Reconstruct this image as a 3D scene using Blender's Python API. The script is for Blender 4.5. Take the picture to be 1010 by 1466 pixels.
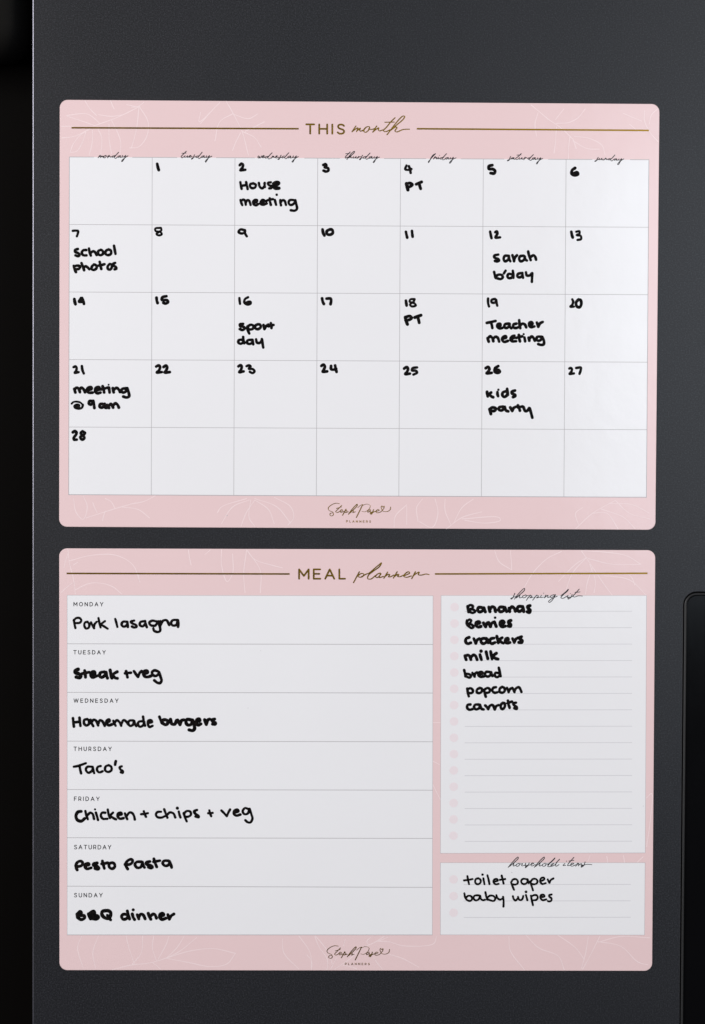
import bpy, bmesh, math, random
from mathutils import Matrix, Vector
random.seed(7)
scene = bpy.context.scene
for o in list(bpy.data.objects): bpy.data.objects.remove(o)
C = scene.collection

# ------------------------------------------------------------------ camera
cam_d = bpy.data.cameras.new('camera'); cam = bpy.data.objects.new('camera', cam_d); C.objects.link(cam)
cam_d.sensor_fit = 'VERTICAL'; cam_d.sensor_height = 24.0; cam_d.lens = 2744.28 / 1466 * 24.0
cam_d.clip_start = 0.05; cam_d.clip_end = 50
cam.matrix_world = (Matrix.Translation((-0.01529, -1.35, 0.05455)) @ Matrix.Rotation(-0.0084774, 4, 'Z')
                    @ Matrix.Rotation(-0.0262602, 4, 'X') @ Matrix.Rotation(-0.0043672, 4, 'Y') @ Matrix.Rotation(math.pi/2, 4, 'X'))
scene.camera = cam

# ------------------------------------------------------------------ light
world = bpy.data.worlds.new('World'); scene.world = world; world.use_nodes = True
bg = world.node_tree.nodes['Background']; bg.inputs[0].default_value = (0.95, 0.97, 1.0, 1); bg.inputs[1].default_value = 0.045

def area(name, loc, target, sx, sy, watts, col):
    d = bpy.data.lights.new(name, 'AREA'); d.shape = 'RECTANGLE'; d.size = sx; d.size_y = sy; d.energy = watts; d.color = col
    o = bpy.data.objects.new(name, d); C.objects.link(o); o.location = loc
    o.rotation_euler = (Vector(target) - Vector(loc)).to_track_quat('-Z', 'Y').to_euler()
    return o
area('window_light', (-2.1, -1.5, 0.62), (0, 0, 0.05), 1.3, 1.5, 73, (1.0, 0.98, 0.975))
area('side_light', (2.1, -1.25, 0.75), (0, 0, 0.05), 1.2, 1.3, 46, (1.0, 0.955, 0.925))
area('far_window_light', (1.46, -2.7, 0.37), (0.2, 0, 0.37), 1.9, 1.25, 20, (0.76, 0.88, 1.0))

area('sheen_strip_light', (0.64, -2.7, 0.42), (0.16, 0, 0.19), 0.12, 0.5, 0.62, (0.95, 0.98, 1.0))  # added narrow lamp out of view, puts the sheen band on the calendar's right side

scene.view_settings.view_transform = 'Standard'; scene.view_settings.look = 'None'
scene.view_settings.exposure = 0.0; scene.view_settings.gamma = 1.0

# ------------------------------------------------------------------ materials
def mat(name, col, rough=0.5, metal=0.0, spec=0.5):
    m = bpy.data.materials.new(name); m.use_nodes = True
    p = m.node_tree.nodes['Principled BSDF']
    p.inputs['Base Color'].default_value = (*col, 1); p.inputs['Roughness'].default_value = rough
    p.inputs['Metallic'].default_value = metal; p.inputs['Specular IOR Level'].default_value = spec
    return m
def nodes(m): return m.node_tree.nodes, m.node_tree.links, m.node_tree.nodes['Principled BSDF']
def coords(m, scale=(1, 1, 1)):
    n, l, p = nodes(m)
    g = n.new('ShaderNodeNewGeometry'); mp = n.new('ShaderNodeMapping'); mp.inputs['Scale'].default_value = scale
    l.new(g.outputs['Position'], mp.inputs['Vector']); return mp.outputs['Vector']
def noise(m, vec, scale, detail=2.0, rough=0.5):
    n, l, p = nodes(m); t = n.new('ShaderNodeTexNoise'); t.inputs['Scale'].default_value = scale
    t.inputs['Detail'].default_value = detail; t.inputs['Roughness'].default_value = rough
    l.new(vec, t.inputs['Vector']); return t.outputs['Fac']
def ramp(m, fac, stops):
    n, l, p = nodes(m); r = n.new('ShaderNodeValToRGB'); l.new(fac, r.inputs['Fac'])
    e = r.color_ramp.elements
    while len(e) < len(stops): e.new(0.5)
    for k, (pos, c) in zip(e, stops): k.position = pos; k.color = (*c, 1)
    return r.outputs['Color']
def bump(m, height, strength, dist):
    n, l, p = nodes(m); b = n.new('ShaderNodeBump'); b.inputs['Strength'].default_value = strength
    b.inputs['Distance'].default_value = dist; l.new(height, b.inputs['Height']); l.new(b.outputs['Normal'], p.inputs['Normal'])
def rough_range(m, fac, a, b):
    n, l, p = nodes(m); r = n.new('ShaderNodeMapRange'); l.new(fac, r.inputs['Value'])
    r.inputs['To Min'].default_value = a; r.inputs['To Max'].default_value = b; l.new(r.outputs['Result'], p.inputs['Roughness'])

M = {}
# dark textured steel of the door: fine speckled coating
m = M['door'] = mat('dark_textured_steel', (0.03, 0.031, 0.035), 0.45, 0.0, 0.56)
v = coords(m); n, l, p = nodes(m)
fine = noise(m, v, 1050, 2.5, 0.7)
l.new(ramp(m, fine, [(0.3, (0.0005, 0.0006, 0.001)), (0.5, (0.0058, 0.0063, 0.0095)), (0.7, (0.028, 0.0287, 0.0345))]), p.inputs['Base Color'])
bump(m, fine, 0.17, 0.0002)
rough_range(m, noise(m, v, 6, 3), 0.40, 0.48)
M['edge'] = mat('bare_steel_edge', (0.155, 0.155, 0.185), 0.34, 0.9)
M['bezel'] = mat('dark_grey_bezel', (0.009, 0.009, 0.010), 0.5)
m = M['gloss'] = mat('gloss_black_panel', (0.0025, 0.0025, 0.003), 0.12, 0, 0.16)
rough_range(m, noise(m, coords(m), 25, 3), 0.1, 0.2)
m = M['gap'] = mat('black_shadow_panel', (0.0022, 0.0017, 0.0014), 0.6, 0, 0.04)
m = M['cab'] = mat('dark_cabinet_paint', (0.0075, 0.007, 0.0063), 0.6, 0, 0.05)
# planner laminate
def laminate(name, col, var):
    m = mat(name, col, 0.3, 0, 0.5); v = coords(m); n, l, p = nodes(m)
    a = noise(m, v, 9, 3); c0 = tuple(max(0, c - var) for c in col); c1 = tuple(c + var for c in col)
    l.new(ramp(m, a, [(0.3, c0), (0.7, c1)]), p.inputs['Base Color'])
    b1 = noise(m, v, 95, 3, 0.6); bump(m, b1, 0.07, 0.0014)
    rough_range(m, noise(m, v, 30, 4), 0.11, 0.2)
    return m
M['pink'] = laminate('pink_laminate', (0.76, 0.568, 0.576), 0.006)
M['white'] = laminate('white_dry_erase_laminate', (0.788, 0.785, 0.808), 0.006)
M['leaf'] = mat('pale_pink_line_print', (0.815, 0.655, 0.665), 0.3, 0, 0.42)
M['line'] = mat('grey_line_print', (0.40, 0.385, 0.40), 0.4)
M['rule'] = mat('pale_grey_rule_print', (0.57, 0.56, 0.59), 0.4)
M['dot'] = mat('pale_pink_dot_print', (0.775, 0.69, 0.72), 0.35, 0, 0.42)
M['type'] = mat('charcoal_type_print', (0.012, 0.010, 0.012), 0.5)
m = M['gold'] = mat('gold_foil', (0.43, 0.245, 0.024), 0.34, 1.0)
rough_range(m, noise(m, coords(m), 260, 3), 0.26, 0.44)
m = M['ink'] = mat('black_marker_ink', (0.006, 0.005, 0.006), 0.42, 0, 0.07)
v = coords(m); n, l, p = nodes(m)
l.new(ramp(m, noise(m, v, 420, 3, 0.6), [(0.45, (0.002, 0.0017, 0.002)), (0.8, (0.013, 0.009, 0.008))]), p.inputs['Base Color'])
rough_range(m, noise(m, v, 300, 3), 0.35, 0.6)

# ------------------------------------------------------------------ helpers
HM = (0.000487964344150717, 2.167540436218539e-06, -0.25182356292215935, 1.9653161055948364e-06, -0.0004882853298484138,
      0.37584459643142987, -3.0225283617088223e-06, -9.503267437537192e-06)
INKW = 1.25
PX = 0.000490                                   # one tracing unit on the door, in metres
def D(x, y):                                    # tracing units -> metres on the door (x to the right, z up)
    w = HM[6]*x + HM[7]*y + 1
    return ((HM[0]*x + HM[1]*y + HM[2]) / w, (HM[3]*x + HM[4]*y + HM[5]) / w)

def link(name, verts, faces, material, parent=None, smooth=False):
    xs = list(zip(*verts)); c = Vector([(min(a) + max(a)) / 2 for a in xs])
    me = bpy.data.meshes.new(name); me.from_pydata([Vector(q) - c for q in verts], [], faces)
    me.materials.append(material); me.update()
    if smooth:
        for f in me.polygons: f.use_smooth = True
    o = bpy.data.objects.new(name, me); C.objects.link(o)
    if parent is not None:
        o.parent = parent; o.location = c - Vector(parent['_w'])
    else: o.location = c
    o['_w'] = list(c)
    return o
def thing(name, loc, label, cat):
    o = bpy.data.objects.new(name, None); C.objects.link(o); o.location = loc; o.empty_display_size = 0.02
    o['label'] = label; o['category'] = cat; o['_w'] = list(loc); return o

def slab(name, loop, y0, y1, material, parent, bevel=0.0):
    """closed outline in (x,z) -> thin slab from y0 (back) to y1 (front, towards the viewer)"""
    n = len(loop); cx = sum(a for a, b in loop)/n; cz = sum(b for a, b in loop)/n
    rings = [[(x, y0, z) for x, z in loop]]
    if bevel:
        rings.append([(x, y1 + bevel, z) for x, z in loop])
        def inset(x, z, d):
            dx, dz = x-cx, z-cz
            return (x - math.copysign(min(d, abs(dx)), dx), y1, z - math.copysign(min(d, abs(dz)), dz))
        rings.append([inset(x, z, bevel) for x, z in loop])
    else: rings.append([(x, y1, z) for x, z in loop])
    verts = [q for r in rings for q in r]; faces = []
    for k in range(len(rings)-1):
        for i in range(n):
            j = (i+1) % n; faces.append((k*n+i, k*n+j, (k+1)*n+j, (k+1)*n+i))
    faces.append(tuple(range((len(rings)-1)*n, len(rings)*n)))
    faces.append(tuple(reversed(range(n))))
    o = link(name, verts, faces, material, parent)
    bm = bmesh.new(); bm.from_mesh(o.data); bmesh.ops.recalc_face_normals(bm, faces=bm.faces); bm.to_mesh(o.data); bm.free()
    return o

def catmull(pts, sub):
    if len(pts) < 3: return pts
    out = []
    P = [(2*pts[0][0]-pts[1][0], 2*pts[0][1]-pts[1][1])] + pts + [(2*pts[-1][0]-pts[-2][0], 2*pts[-1][1]-pts[-2][1])]
    for i in range(1, len(P)-2):
        p0, p1, p2, p3 = P[i-1:i+3]
        def kn(a, b): return max(1e-6, math.hypot(a[0]-b[0], a[1]-b[1])) ** 0.5
        t0 = 0; t1 = kn(p0, p1); t2 = t1 + kn(p1, p2); t3 = t2 + kn(p2, p3)
        for s in range(sub):
            t = t1 + (t2-t1)*s/sub; q = []
            for k in (0, 1):
                a1 = (t1-t)/(t1-t0)*p0[k] + (t-t0)/(t1-t0)*p1[k]
                a2 = (t2-t)/(t2-t1)*p1[k] + (t-t1)/(t2-t1)*p2[k]
                a3 = (t3-t)/(t3-t2)*p2[k] + (t-t2)/(t3-t2)*p3[k]
                b1 = (t2-t)/(t2-t0)*a1 + (t-t0)/(t2-t0)*a2
                b2 = (t3-t)/(t3-t1)*a2 + (t-t1)/(t3-t1)*a3
                q.append((t2-t)/(t2-t1)*b1 + (t-t1)/(t2-t1)*b2)
            out.append(tuple(q))
    out.append(pts[-1]); return out

def strokes_mesh(strokes, y, h):
    """strokes: list of [(x, z, width)] in metres. Each becomes a low rounded bead lying on the sheet."""
    V, F = [], []
    def disc(x, z, r, yy):
        b = len(V); k = 10
        V.append((x, yy - h, z))
        for i in range(k): V.append((x + r*math.cos(2*math.pi*i/k), yy, z + r*math.sin(2*math.pi*i/k)))
        for i in range(k): F.append((b, b+1+i, b+1+(i+1) % k))
    for si, st in enumerate(strokes):
        yy = y - 2e-7*si
        if len(st) == 1:
            disc(st[0][0], st[0][1], st[0][2]/2, yy); continue
        n = len(st); b = len(V)
        for i, (x, z, w) in enumerate(st):
            a = st[max(0, i-1)]; c = st[min(n-1, i+1)]
            dx, dz = c[0]-a[0], c[1]-a[1]; L = math.hypot(dx, dz) or 1e-9; nx, nz = -dz/L*w/2, dx/L*w/2
            V.extend([(x+nx, yy, z+nz), (x+nx*.5, yy-h*.85, z+nz*.5), (x, yy-h, z), (x-nx*.5, yy-h*.85, z-nz*.5), (x-nx, yy, z-nz)])
        for i in range(n-1):
            for k in range(4):
                q = b+i*5+k; F.append((q, q+1, q+6, q+5))
        for i, (x, z, w) in enumerate(st):
            turn = False
            if 0 < i < n-1:
                a, c = st[i-1], st[i+1]
                d = math.atan2(c[1]-z, c[0]-x) - math.atan2(z-a[1], x-a[0]); d = (d+math.pi) % (2*math.pi) - math.pi
                turn = abs(d) > 0.45
            if i in (0, n-1) or turn: disc(x, z, w/2, yy)
    return V, F

def trace(text, box, w, pen=0.0, jit=0.0, sub=5, smooth=True):
    """text: strokes 'x,y x,y / ...' drawn on a magnified view; box = (x0, x1, y0) of that view (1010 units wide)."""
    s = (box[1]-box[0])/1010.0; out = []
    for st in text.split('/'):
        ww = w; tk = st.split()
        if not tk: continue
        if tk[0][0] == 'w': ww = float(tk[0][1:]); tk = tk[1:]
        p = [tuple(map(float, t.split(','))) for t in tk]
        if smooth and len(p) > 2: p = catmull(p, sub)
        elif len(p) == 2 and jit: p = [p[0], ((p[0][0]+p[1][0])/2+random.uniform(-2, 2), (p[0][1]+p[1][1])/2), p[1]]
        q = []; ph = random.uniform(0, 6)
        for i, (x, y) in enumerate(p):
            k = 1 + jit*math.sin(ph + i*0.55)
            if pen and len(p) > 1:
                a = p[max(0, i-1)]; c = p[min(len(p)-1, i+1)]; dx, dy = c[0]-a[0], c[1]-a[1]; L = math.hypot(dx, dy) or 1
                k *= 1 - pen + 2*pen*abs(-0.55*dx/L + 0.83*dy/L)
            X, Z = D(box[0]+x*s, box[2]+y*s); q.append((X, Z, ww*s*k*PX*(INKW if jit == .06 else 1.07 if jit == .05 else 1)))
        out.append(q)
    return out

def written(name, strokes, material, parent, y, h, label=None):
    V, F = strokes_mesh(strokes, y, h); o = link(name, V, F, material, parent)
    if label: o['label'] = label
    return o

# monoline capitals: unit box, y up; '~' = curved stroke
GL = {
 'T': (.86, ['0,1 .86,1', '.43,1 .43,0']), 'H': (.86, ['0,0 0,1', '.86,0 .86,1', '0,.52 .86,.52']), 'I': (.02, ['0.01,0 0.01,1']),
 'S': (.76, ['~.7,.86 .56,.97 .36,1 .14,.93 .07,.76 .18,.6 .4,.51 .62,.42 .72,.26 .64,.08 .4,0 .18,.03 .03,.15']),
 'M': (1.02, ['0,0 0,1 .51,.3 1.02,1 1.02,0']), 'E': (.68, ['.68,1 0,1 0,0 .7,0', '0,.52 .6,.52']), 'A': (.96, ['0,0 .48,1 .96,0', '.17,.33 .79,.33']),
 'L': (.6, ['0,1 0,0 .6,0']), 'O': (1.04, ['~.52,1 .2,.9 .02,.62 .02,.38 .2,.1 .52,0 .84,.1 1.02,.38 1.02,.62 .84,.9 .52,1']),
 'N': (.84, ['0,0 0,1 .84,0 .84,1']), 'D': (.88, ['0,0 0,1', '~0,1 .36,1 .68,.88 .86,.62 .86,.38 .68,.12 .36,0 0,0']),
 'Y': (.86, ['0,1 .43,.42 .86,1', '.43,.42 .43,0']), 'U': (.8, ['~0,1 0,.38 .1,.1 .4,0 .7,.1 .8,.38 .8,1']),
 'W': (1.4, ['0,1 .34,0 .7,1 1.06,0 1.4,1']), 'R': (.72, ['0,0 0,1', '~0,1 .4,1 .62,.9 .68,.68 .62,.46 .4,.36 0,.36', '.4,.36 .7,0']),
 'F': (.64, ['.64,1 0,1 0,0', '0,.48 .56,.48']), 'P': (.7, ['0,0 0,1', '~0,1 .4,1 .62,.9 .68,.68 .62,.46 .4,.36 0,.36'])}
def caps(text, x0, x1, ytop0, ytop1, hgt, w, cond=1.0):
    ws = [GL[c][0]*hgt*cond for c in text]; gap = ((x1-x0) - sum(ws)) / (len(text)-1); out = []; x = x0
    for c, cw in zip(text, ws):
        for st in GL[c][1]:
            p = [tuple(map(float, t.split(','))) for t in st.lstrip('~').split()]
            if st[0] == '~': p = catmull(p, 3)
            q = []
            for a, b in p:
                X = x + a*hgt*cond; yt = ytop0 + (ytop1-ytop0)*(X-x0)/(x1-x0); q.append((*D(X, yt + (1-b)*hgt), w*PX))
            if st[0] != '~':                    # crisp corners: each side its own stroke
                for i in range(len(q)-1): out.append([q[i], q[i+1]])
            else: out.append(q)
        x += cw + gap
    return out
def hline(x0, y0, x1, y1, w): return [[(*D(x0, y0), w*PX), (*D((x0+x1)/2, (y0+y1)/2), w*PX), (*D(x1, y1), w*PX)]]
def quad(a, b, c, d): return [D(*a), D(*b), D(*c), D(*d)]
def bar(name, x0, y0, x1, y1, w, y, material, parent):
    return slab(name, quad((x0, y0-w/2), (x1, y1-w/2), (x1, y1+w/2), (x0, y0+w/2)), y + 0.00002, y, material, parent)
def rrect(cx, cz, w, h, ang, r, seg=8):
    out = []; c, s = math.cos(ang), math.sin(ang)
    for sx, sz, a0 in ((1, 1, 0), (-1, 1, 90), (-1, -1, 180), (1, -1, 270)):
        for k in range(seg+1):
            a = math.radians(a0 + 90*k/seg); x = sx*(w/2-r) + r*math.cos(a); z = sz*(h/2-r) + r*math.sin(a)
            out.append((cx + x*c - z*s, cz + x*s + z*c))
    return out

# ------------------------------------------------------------------ the setting: dark refrigerator front, black gap beside it
XL, XR, ZT, ZB = -0.22925, 0.60, 0.78, -0.82
fr = thing('refrigerator', (0.18, 0.03, ZB), 'dark grey textured steel refrigerator door carrying two pink planners', 'refrigerator')
DX0, DX1, DZ0, DZ1, DR = 0.2302, 0.4302, -0.4164, -0.0364, 0.0095
def loop_rr(x0, x1, z0, z1, r, seg=8): return rrect((x0+x1)/2, (z0+z1)/2, x1-x0, z1-z0, 0, r, seg)
def build_door():
    bm = bmesh.new(); er = 0.0011
    hole = [bm.verts.new((x, 0, z)) for x, z in loop_rr(DX0-.0005, DX1+.0005, DZ0-.0005, DZ1+.0005, DR+.0005)]
    outer = [bm.verts.new(q) for q in ((XL+er, 0, ZB), (XR, 0, ZB), (XR, 0, ZT), (XL+er, 0, ZT))]
    e = [bm.edges.new((a, b)) for L in (hole, outer) for a, b in zip(L, L[1:]+L[:1])]
    bmesh.ops.triangle_fill(bm, edges=e, use_beauty=True)
    # softened lip and inner wall of the dispenser opening
    prev = hole; loops = [(0.0005, 0.0, 0), (0.00025, 0.00008, 1), (0.0, 0.0005, 1), (0.0, 0.03, 0)]
    for off, yy, sm in loops[1:]:
        cur = [bm.verts.new((x, yy, z)) for x, z in loop_rr(DX0-off, DX1+off, DZ0-off, DZ1+off, DR+off)]
        for i in range(len(cur)):
            j = (i+1) % len(cur); f = bm.faces.new((prev[i], prev[j], cur[j], cur[i])); f.smooth = bool(sm)
        prev = cur
    # back and outer sides
    a, b, c, d = outer
    B = [bm.verts.new(q) for q in ((XL+er, 0.06, ZB), (XR, 0.06, ZB), (XR, 0.06, ZT), (XL+er, 0.06, ZT))]
    for i in (0, 1, 2): bm.faces.new((outer[i], outer[i+1], B[i+1], B[i]))
    bm.normal_update()
    bm.verts.index_update(); V = [tuple(v.co) for v in bm.verts]; F = [tuple(v.index for v in f.verts) for f in bm.faces]; S = [f.smooth for f in bm.faces]; bm.free()
    o = link('door_panel', V, F, M['door'], fr)
    for f, s in zip(o.data.polygons, S): f.use_smooth = s
    bm = bmesh.new(); bm.from_mesh(o.data); bmesh.ops.recalc_face_normals(bm, faces=bm.faces); bm.to_mesh(o.data); bm.free()
    # rounded edge strip down the left side of the door
    prof = [(XL+er, 0.0)] + [(XL+er - er*math.sin(t), er - er*math.cos(t)) for t in [math.pi/2*k/8 for k in range(1, 9)]] + [(XL, 0.06), (XL+er, 0.06)]
    V = []; F = []
    for z in (ZB, ZT): V += [(x, y, z) for x, y in prof]
    n = len(prof)
    for i in range(n-1): F.append((i, i+1, n+i+1, n+i))
    o = link('door_edge', V, F, M['edge'], fr)
    for i, f in enumerate(o.data.polygons): f.use_smooth = i < 9
    bm = bmesh.new(); bm.from_mesh(o.data); bmesh.ops.recalc_face_normals(bm, faces=bm.faces); bm.to_mesh(o.data); bm.free()
    o['label'] = 'thin bright rounded edge of the door'
build_door()
dp = slab('dispenser', loop_rr(DX0+.0022, DX1-.0022, DZ0+.0022, DZ1-.0022, DR-.002), 0.028, 0.0018, M['gloss'], fr, 0.0006)
dp['label'] = 'glossy black dispenser panel set into the door'
def build_bezel():
    V, F = [], []; prof = [(0.0007, 0.012), (0.0007, 0.0010), (0.0010, 0.0004), (0.0015, 0.0002), (0.0021, 0.0004), (0.0026, 0.0012), (0.0027, 0.012)]
    n = None
    for d, y in prof:
        L = loop_rr(DX0+d, DX1-d, DZ0+d, DZ1-d, DR-d, 10); n = len(L); V += [(x, y, z) for x, z in L]
    for k in range(len(prof)-1):
        for i in range(n): j = (i+1) % n; F.append((k*n+i, k*n+j, (k+1)*n+j, (k+1)*n+i))
    o = link('bezel', V, F, M['bezel'], dp, True)
    bm = bmesh.new(); bm.from_mesh(o.data); bmesh.ops.recalc_face_normals(bm, faces=bm.faces); bm.to_mesh(o.data); bm.free()
build_bezel()
def block(name, x0, x1, y0, y1, z0, z1, material, parent=None, r=0.0):
    bm = bmesh.new(); bmesh.ops.create_cube(bm, size=1)
    for q in bm.verts: q.co = Vector((x0 + (q.co.x+.5)*(x1-x0), y0 + (q.co.y+.5)*(y1-y0), z0 + (q.co.z+.5)*(z1-z0)))
    if r: bmesh.ops.bevel(bm, geom=bm.edges[:], offset=r, segments=5, affect='EDGES', profile=0.5)
    bm.verts.index_update(); V = [tuple(q.co) for q in bm.verts]; F = [tuple(q.index for q in f.verts) for f in bm.faces]; bm.free()
    return link(name, V, F, material, parent, bool(r))
w = block('wall', -0.75, XL+0.02, 0.0605, 0.10, ZB, ZT, M['gap']); w['kind'] = 'structure'
cb = block('cabinet', -0.62, XL-0.004, 0.008, 0.0605, 0.338, ZT, M['cab'], None, 0.024)
cb['label'] = 'near-black cabinet corner in shadow above the dark gap beside the refrigerator'; cb['category'] = 'cabinet'

# ------------------------------------------------------------------ planners
YS = -0.0008                                     # front of a magnetic sheet
Y_LEAF, Y_BACK, Y_CELL, Y_PRINT, Y_RULE, Y_INK = YS-.00002, YS-.00003, YS-.00006, YS-.00009, YS-.00008, YS-.00010
H_PRINT, H_INK = 0.00002, 0.00006
SW, SH = 0.420, 0.29881

def sheet_thing(name, cx, cz, ang, label):
    t = thing(name, (cx, 0, cz - SH/2), label, 'planner')
    slab('sheet', rrect(cx, cz, SW, SH, ang, 0.0056), 0.0002, YS, M['pink'], t, 0.00025)
    return t
def leaves(parent, items):
    for box, text in items:
        st = trace(text, box, 1.1*1010/(box[1]-box[0]), jit=0.25, sub=6)
        grp = list(range(len(st)))                # strokes that touch or nearly touch make one sprig
        near = lambda a, b: any(abs(p[0]-q[0]) < .004 and abs(p[1]-q[1]) < .004 for p in a for q in b)
        for i in range(len(st)):
            for j in range(i):
                if grp[i] != grp[j] and near(st[i], st[j]):
                    a, b = grp[i], grp[j]; grp = [b if g == a else g for g in grp]
        for g in sorted(set(grp)):
            written('leaf_drawing', [q for q, k in zip(st, grp) if k == g], M['leaf'], parent, Y_LEAF, 0.000006)

LOGO = ("215,60 160,55 90,85 52,130 75,165 115,180 130,215 105,238 78,225 85,200 115,195 / 248,85 205,130 162,178 180,190 225,168 / 172,130 242,108 / 225,175 262,158 250,145 225,165 235,188 275,172 /"
 " w11 310,140 285,185 260,228 / 280,180 318,155 325,172 298,190 345,178 / w10 345,215 400,140 472,68 472,88 400,165 360,200 / 370,190 412,160 418,172 405,190 445,178 / w11 460,260 500,180 550,75 /"
 " w6 480,118 520,85 550,72 / w6 545,88 612,66 660,88 645,135 585,178 540,172 / w9 662,146 627,160 625,185 665,160 / w9 665,160 660,190 692,178 / w11 708,146 695,185 675,214 660,205 700,185 742,170 /"
 " 740,175 790,156 778,145 750,160 750,190 800,185 832,162 / w8 834,160 818,112 830,92 844,112 862,94 858,128 834,158 855,172 905,174 948,148 955,108")
def logo(parent, dx, dy):
    b = (465+dx, 565+dx, 715+dy)
    written('logo_script', trace(LOGO, b, 8.5, pen=0.25), M['gold'], parent, Y_PRINT, H_PRINT, 'gold foil signature logo reading Steph Pase')
    written('logo_lettering', caps('PLANNERS', 496.2+dx, 531.2+dx, 745+dy, 745.2+dy, 2.7, .55), M['gold'], parent, Y_PRINT, H_PRINT, 'tiny gold capitals reading PLANNERS')

# --- month planner
mp = sheet_thing('month_planner', 0.0, 0.157, -0.0010952, 'pink magnetic month calendar with dates and notes, headed THIS month, above the meal planner')
leaves(mp, [
 ((70, 310, 130), "80,285 160,275 250,230 / 110,150 230,140 280,170 310,200 / 115,155 220,190 275,210 / 275,212 380,175 450,145 550,95 / 380,180 415,250 435,310 430,385 / 365,205 365,290 380,380 / 300,235 320,280 315,390 / 265,240 265,300 245,390 / 250,230 190,270 145,330 130,375 / 225,250 205,310 170,365 135,372 / 545,100 530,230 500,345 / 550,100 600,190 590,280 540,340 490,345 / 220,62 250,110 290,150 / 300,145 380,155 450,145 / 375,62 395,110 / 470,85 545,100 / 80,215 150,215 / 500,100 540,95 575,70"),
 ((60, 520, 120), "500,125 540,80 560,60 / 580,55 600,90 630,150 650,225 / 600,95 560,120 545,180 / 630,150 670,170 690,200 / 625,155 600,210 / 640,150 700,120 / 500,90 495,120 510,110 530,90 / 600,95 650,110 680,95"),
 ((740, 960, 130), "95,95 150,140 210,190 290,245 370,320 / 370,320 390,380 / 350,300 340,380 340,450 / 260,240 255,330 245,410 / 140,145 120,220 130,300 / 260,215 340,210 400,180 450,120 / 255,190 310,120 / 380,300 480,315 560,360 580,420 / 370,330 460,380 540,385 / 840,130 840,200 880,280 928,335 / 870,220 885,160 925,120 / 700,150 820,200 / 740,220 800,270"),
 ((80, 480, 690), "110,130 220,95 290,75 / 150,110 135,75 / 180,105 170,140 / 65,60 75,110 100,135 115,90 100,50 / 215,95 200,70 180,60 / 240,90 300,100 340,130 / 270,80 320,70 360,50 / 720,65 690,110 670,160 / 700,65 640,90 600,150 / 705,65 700,130 720,160 / 720,65 770,100 790,150 / 690,60 600,90 585,110 / 790,55 850,90 860,130 840,155 / 720,60 800,90 850,150"),
 ((540, 950, 690), "60,160 65,120 105,80 / 105,85 105,150 / 145,140 140,90 160,60 / 150,140 195,160 215,110 205,60 / 245,165 300,125 370,105 / 300,130 430,125 435,135 380,145 310,135 / 260,150 240,100 240,60 / 270,145 300,90 340,60 / 700,165 760,110 840,65 / 710,150 700,110 725,90 / 760,110 810,110 850,165 / 790,95 870,125 910,165 / 820,75 900,80 960,110 / 840,65 890,110 960,130")])
bar('gold_rule', 103, 183.2, 428, 184.6, 2.3, Y_PRINT, M['gold'], mp); bar('gold_rule', 597, 184.6, 929, 187, 2.3, Y_PRINT, M['gold'], mp)
written('title_capitals', caps('THIS', 438.8, 493.5, 178.3, 178.6, 13.2, 2.5), M['gold'], mp, Y_PRINT, H_PRINT, 'gold foil capitals reading THIS')
written('title_script', trace("95,292 150,210 / 100,285 180,235 160,290 / 165,280 215,240 205,270 215,285 250,270 / 250,280 300,225 345,220 345,250 310,290 285,300 265,285 270,260 300,225 / 330,250 380,258 420,245 / 395,298 450,210 / 400,290 440,260 480,235 475,265 490,280 540,265 / 715,90 650,155 590,230 550,270 560,290 600,285 640,265 / 570,155 705,152 / 600,335 680,230 760,130 830,65 855,70 835,110 750,185 660,265 / 640,280 720,225 745,230 715,280 740,295 830,260 925,255", (495, 595, 160), 13.5, pen=0.2), M['gold'], mp, Y_PRINT, H_PRINT, 'gold foil script reading month')

def gx(c, t): return (100 + c*118.43) * (1-t) + (99 + c*118.07) * t        # calendar columns (t: 0 top .. 1 bottom)
def gy(r, u): return (225 + r*96.6) * (1-u) + (229 + r*96.55) * u           # calendar rows (u: 0 left .. 1 right)
def gp(c, r): return (gx(c, r/5), gy(r, c/7))
slab('grid_backing', quad((gp(0, 0)[0]-.5, gp(0, 0)[1]+.6), (gp(7, 0)[0]+.5, gp(7, 0)[1]+.6), (gp(7, 5)[0]+.5, gp(7, 5)[1]+.6), (gp(0, 5)[0]-.5, gp(0, 5)[1]+.6)), YS+.0001, Y_BACK, M['line'], mp)
cells = []
for r in range(5):
    for c in range(7):
        a, b, cc, d = gp(c, r), gp(c+1, r), gp(c+1, r+1), gp(c, r+1); g = 0.36
        tp = 0.0 if r == 0 else g
        cells.append(slab('day_cell', quad((a[0]+g, a[1]+tp), (b[0]-g, b[1]+tp), (cc[0]-g, cc[1]-g), (d[0]+g, d[1]-g)), YS+.0001, Y_CELL, M['white'], mp))
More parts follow.
